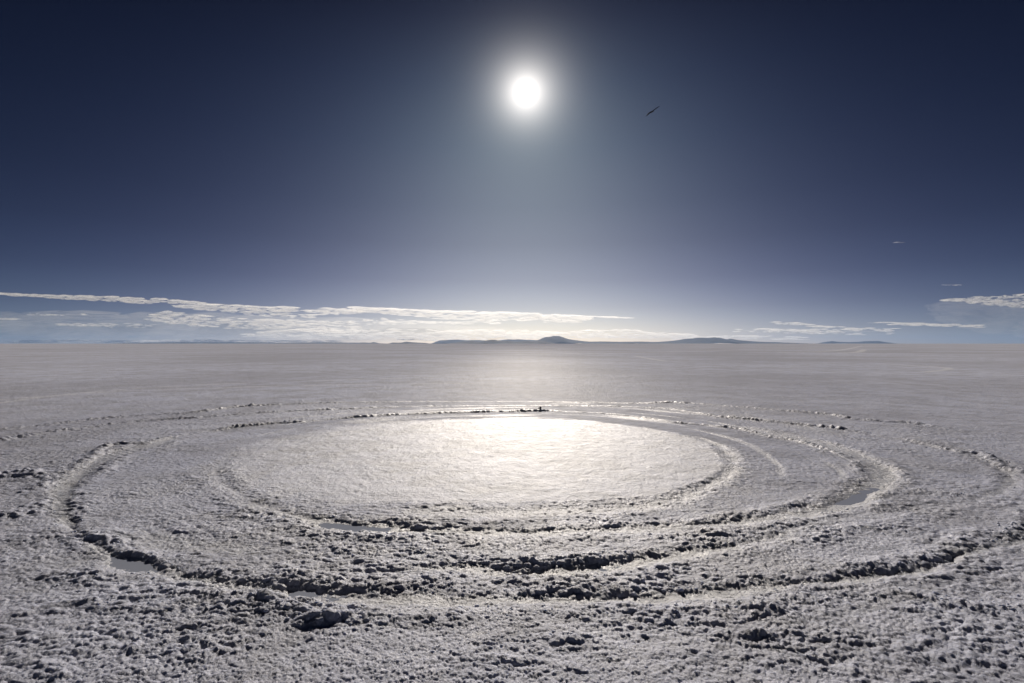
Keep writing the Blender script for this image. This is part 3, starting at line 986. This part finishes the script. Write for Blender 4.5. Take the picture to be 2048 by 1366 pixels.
cloud('long thin pale cloud streak reaching the left edge, highest on the left', [(-120, 582, 588), (0, 586, 590), (70, 589, 594), (150, 591, 599), (250, 594, 605), (320, 596, 609), (370, 602, 607), (440, 607, 611)], 62000, 190, (9, 30), (1, 3), gap=.28)
cloud('broad cream cloud layer just below the end of the long left streak', [(355, 611, 616), (430, 608, 622), (500, 612, 630), (580, 614, 636), (640, 615, 634), (720, 620, 626)], 64000, 210, (8, 28), (1, 3))
cloud('feathered cloud bank below the broad layer on the left', [(290, 636, 639), (330, 622, 645), (400, 630, 656), (500, 638, 658), (600, 640, 662), (720, 642, 664)], 66000, 300, (7, 26), (1, 2.8), puffy=.35)
cloud('brightest long tapering cloud band left below the sun', [(706, 614, 624), (780, 617, 628), (860, 621, 636), (950, 623, 642), (1030, 625, 640), (1090, 627, 646), (1150, 631, 645), (1184, 633, 638)], 63000, 300, (9, 32), (1, 3), gap=.25)
cloud('thin bright sliver of cloud right of the long band', [(1192, 632.5, 634.5), (1225, 633, 636.5), (1262, 635, 637)], 63000, 16, (10, 24), (.8, 1.4), gap=.1)
cloud('small heap of puffy cloud under the bright band', [(700, 640, 648), (760, 636, 649), (800, 637, 648), (850, 643, 648), (1000, 642, 648)], 67000, 130, (6, 18), (1, 3), puffy=.7)
cloud('low heaped cloud bank resting behind the hummocks', [(640, 662, 676), (700, 659, 678), (800, 658, 681), (900, 660, 681), (1000, 660, 680), (1060, 661, 678), (1110, 664, 676)], 70000, 420, (7, 24), (1.2, 3.4), puffy=.55, gap=.28)
cloud('hazy lower cloud layers left of the heaped bank', [(490, 667, 674), (560, 660, 676), (640, 656, 678), (700, 660, 680)], 68000, 150, (8, 26), (.9, 2.2), puffy=.2)
cloud('pale cloud bank touching the right shoulder of the domed mountain', [(1112, 666, 676), (1180, 660, 675), (1250, 659, 676), (1310, 665, 678), (1390, 669, 680)], 69000, 210, (8, 26), (1, 2.8), puffy=.35, gap=.28)
cloud('thin white cloud line lying on the left horizon', [(20, 681, 686), (150, 680, 686), (300, 681, 686), (420, 679, 686), (560, 681, 686), (680, 682, 686)], 72000, 170, (8, 26), (.9, 2), puffy=.3)
cloud('row of tiny puffs high on the far left', [(55, 626, 630), (110, 626, 631), (175, 628, 631)], 65000, 26, (4, 12), (.9, 2), puffy=.4)
cloud('small pale streak at the left edge', [(-60, 636, 640), (0, 636, 641), (42, 638, 641)], 66000, 16, (8, 20), (.9, 1.8))
cloud('broken line of small clouds in the middle of the left sky', [(115, 647, 651), (190, 647, 653), (240, 646, 656), (310, 649, 654)], 66000, 60, (5, 18), (.9, 2.2), puffy=.3)
cloud('thin streaky cloud right of the flat-topped mountain', [(1386, 673, 677), (1480, 671, 678), (1560, 672, 680), (1610, 674, 679)], 70000, 70, (10, 30), (.8, 1.8))
cloud('short pale cloud dashes above the right hills', [(1469, 659, 665), (1535, 657, 664), (1606, 659, 667), (1700, 656, 670), (1790, 657, 669)], 68000, 110, (7, 22), (.8, 1.9), gap=.4)
cloud('narrow straight cloud dash right of the flat mountain', [(1550, 644, 648), (1600, 645, 650), (1640, 652, 655), (1695, 653, 656)], 67000, 34, (10, 24), (.8, 1.5))
cloud('long faint cloud streak on the right', [(1735, 644, 648), (1790, 645, 650), (1890, 648, 653), (1960, 650, 655)], 67000, 46, (12, 34), (.8, 1.7))
cloud('bright puffy topped cloud bank at the right edge', [(1886, 599, 602), (1925, 597, 602), (1945, 594, 607), (2000, 592, 612), (2048, 588, 615), (2160, 585, 616)], 60000, 330, (5, 18), (1.2, 3.4), puffy=.6, gap=.12)
cloud('small high wisp above the right cloud bank', [(1787, 484, 486), (1800, 484, 486), (1813, 483, 486)], 60000, 7, (3, 7), (.3, .6))
cloud('tiny wisp between the high wisp and the right cloud bank', [(1884, 569, 571), (1905, 569, 571), (1922, 569, 571)], 60000, 8, (4, 9), (.35, .6))

cloud('broad grey blue cloud veil behind the streaks on the left', [(-150, 655, 684), (0, 632, 684), (200, 628, 684), (450, 634, 684), (700, 640, 684), (900, 652, 684), (1050, 668, 684)], 76000, 260, (60, 140), (6, 13), gap=0, mat=m_v)
cloud('soft hazy skirt under the puffy cloud bank at the right edge', [(1890, 612, 640), (1960, 604, 660), (2048, 600, 670), (2160, 600, 670)], 63000, 110, (40, 90), (7, 14), gap=0, mat=m_v)

# ------------------------------------------------------------------ the bird
U = 45 / F                                            # one photo pixel at the bird
m_b, t, b = principled('plumage', **{'Base Color': (.035, .035, .04, 1), 'Roughness': .75})
nn = N(t, 'ShaderNodeTexNoise')
nn.inputs['Scale'].default_value = 25
rp = N(t, 'ShaderNodeValToRGB')
ramp(rp, [(.35, (.02, .02, .024)), (.7, (.06, .055, .055))])
t.links.new(nn.outputs[0], rp.inputs[0])
t.links.new(rp.outputs[0], b.inputs['Base Color'])
bm = bmesh.new()


def loft(rings):
    prev = None
    first = last = None
    for ring in rings:
        vs = [bm.verts.new(p) for p in ring]
        if prev:
            k = len(vs)
            for i in range(k):
                bm.faces.new((prev[i], prev[(i + 1) % k], vs[(i + 1) % k], vs[i]))
        else:
            first = vs
        prev = vs
    bm.faces.new(first[::-1])
    bm.faces.new(prev)


def frame_ring(c, a, b_, ra, rb, k=10):
    return [Vector(c) + Vector(a) * ra * math.cos(q) + Vector(b_) * rb * math.sin(q) for q in [2 * math.pi * i / k for i in range(k)]]


fwd = Vector((.55, -.80, -.10)).normalized()           # flies towards us, turning right
up = Vector((-.5, -.25, .83)).normalized()
up = (up - fwd * up.dot(fwd)).normalized()
side = fwd.cross(up).normalized()
# body: tail, rump, breast, neck, head, bill
body = [(-.36, .11, .008), (-.30, .085, .012), (-.20, .04, .03), (-.12, .055, .055), (0, .075, .075), (.10, .07, .07), (.18, .048, .05), (.22, .04, .045), (.27, .042, .046), (.305, .03, .03), (.33, .012, .014), (.375, .004, .006)]
loft([frame_ring(fwd * s + up * (.012 if s > .15 else 0), side, up, a, c) for s, a, c in body])


CH = Vector((.30, -.80, -.50)).normalized()


def wing(joints):
    """joints: (offset vector, chord, thickness) from the shoulder outwards"""
    rings = []
    for c, ch, thk in joints:
        rings.append(frame_ring(Vector(c) * 1.12 - fwd * ch * .15, CH, up, ch / 2, thk / 2, 10))
    loft(rings)


Z = Vector
wing([(Z((0, 0, .01)), .12, .04), (Z((.10, .02, .085)), .10, .03), (Z((.28, .05, .215)), .15, .026), (Z((.46, .08, .35)), .16, .022), (Z((.60, .10, .45)), .13, .016), (Z((.72, .11, .54)), .07, .01)])
wing([(Z((0, 0, .01)), .12, .04), (Z((-.09, -.10, -.08)), .11, .035), (Z((-.22, -.27, -.23)), .20, .03), (Z((-.36, -.44, -.39)), .20, .026), (Z((-.46, -.57, -.51)), .13, .016), (Z((-.53, -.66, -.60)), .07, .01)])
bmesh.ops.recalc_face_normals(bm, faces=bm.faces)
for f in bm.faces:
    f.smooth = True
bmm = bpy.data.meshes.new('bird')
bm.to_mesh(bmm)
bm.free()
bird = link('bird', bmm, m_b, label='dark bird gliding with long outstretched wings right of the sun', category='bird')
bird.location = ((1302.5 - HX) / F * 45, 45, (HY - 223.5) / F * 45 + CAM_H)

# ------------------------------------------------------------------ air over the plain
bm = bmesh.new()
bmesh.ops.create_cube(bm, size=1)
for q in bm.verts:
    q.co = Vector((q.co.x * 96000, q.co.y * 96000, 0 if q.co.z < 0 else 1))
    q.co.z = -1.5 if q.co.z < .5 else 640
hm = bpy.data.meshes.new('haze')
bm.to_mesh(hm)
bm.free()
m_a = bpy.data.materials.new('haze')
m_a.use_nodes = True
t = m_a.node_tree
t.nodes.clear()
oo = N(t, 'ShaderNodeOutputMaterial')
pv = N(t, 'ShaderNodeVolumePrincipled')
pv.inputs['Color'].default_value = (.34, .57, 1.0, 1)
pv.inputs['Density'].default_value = 8.5e-6
pv.inputs['Anisotropy'].default_value = .2
t.links.new(pv.outputs[0], oo.inputs['Volume'])
link('haze', hm, m_a, kind='stuff')
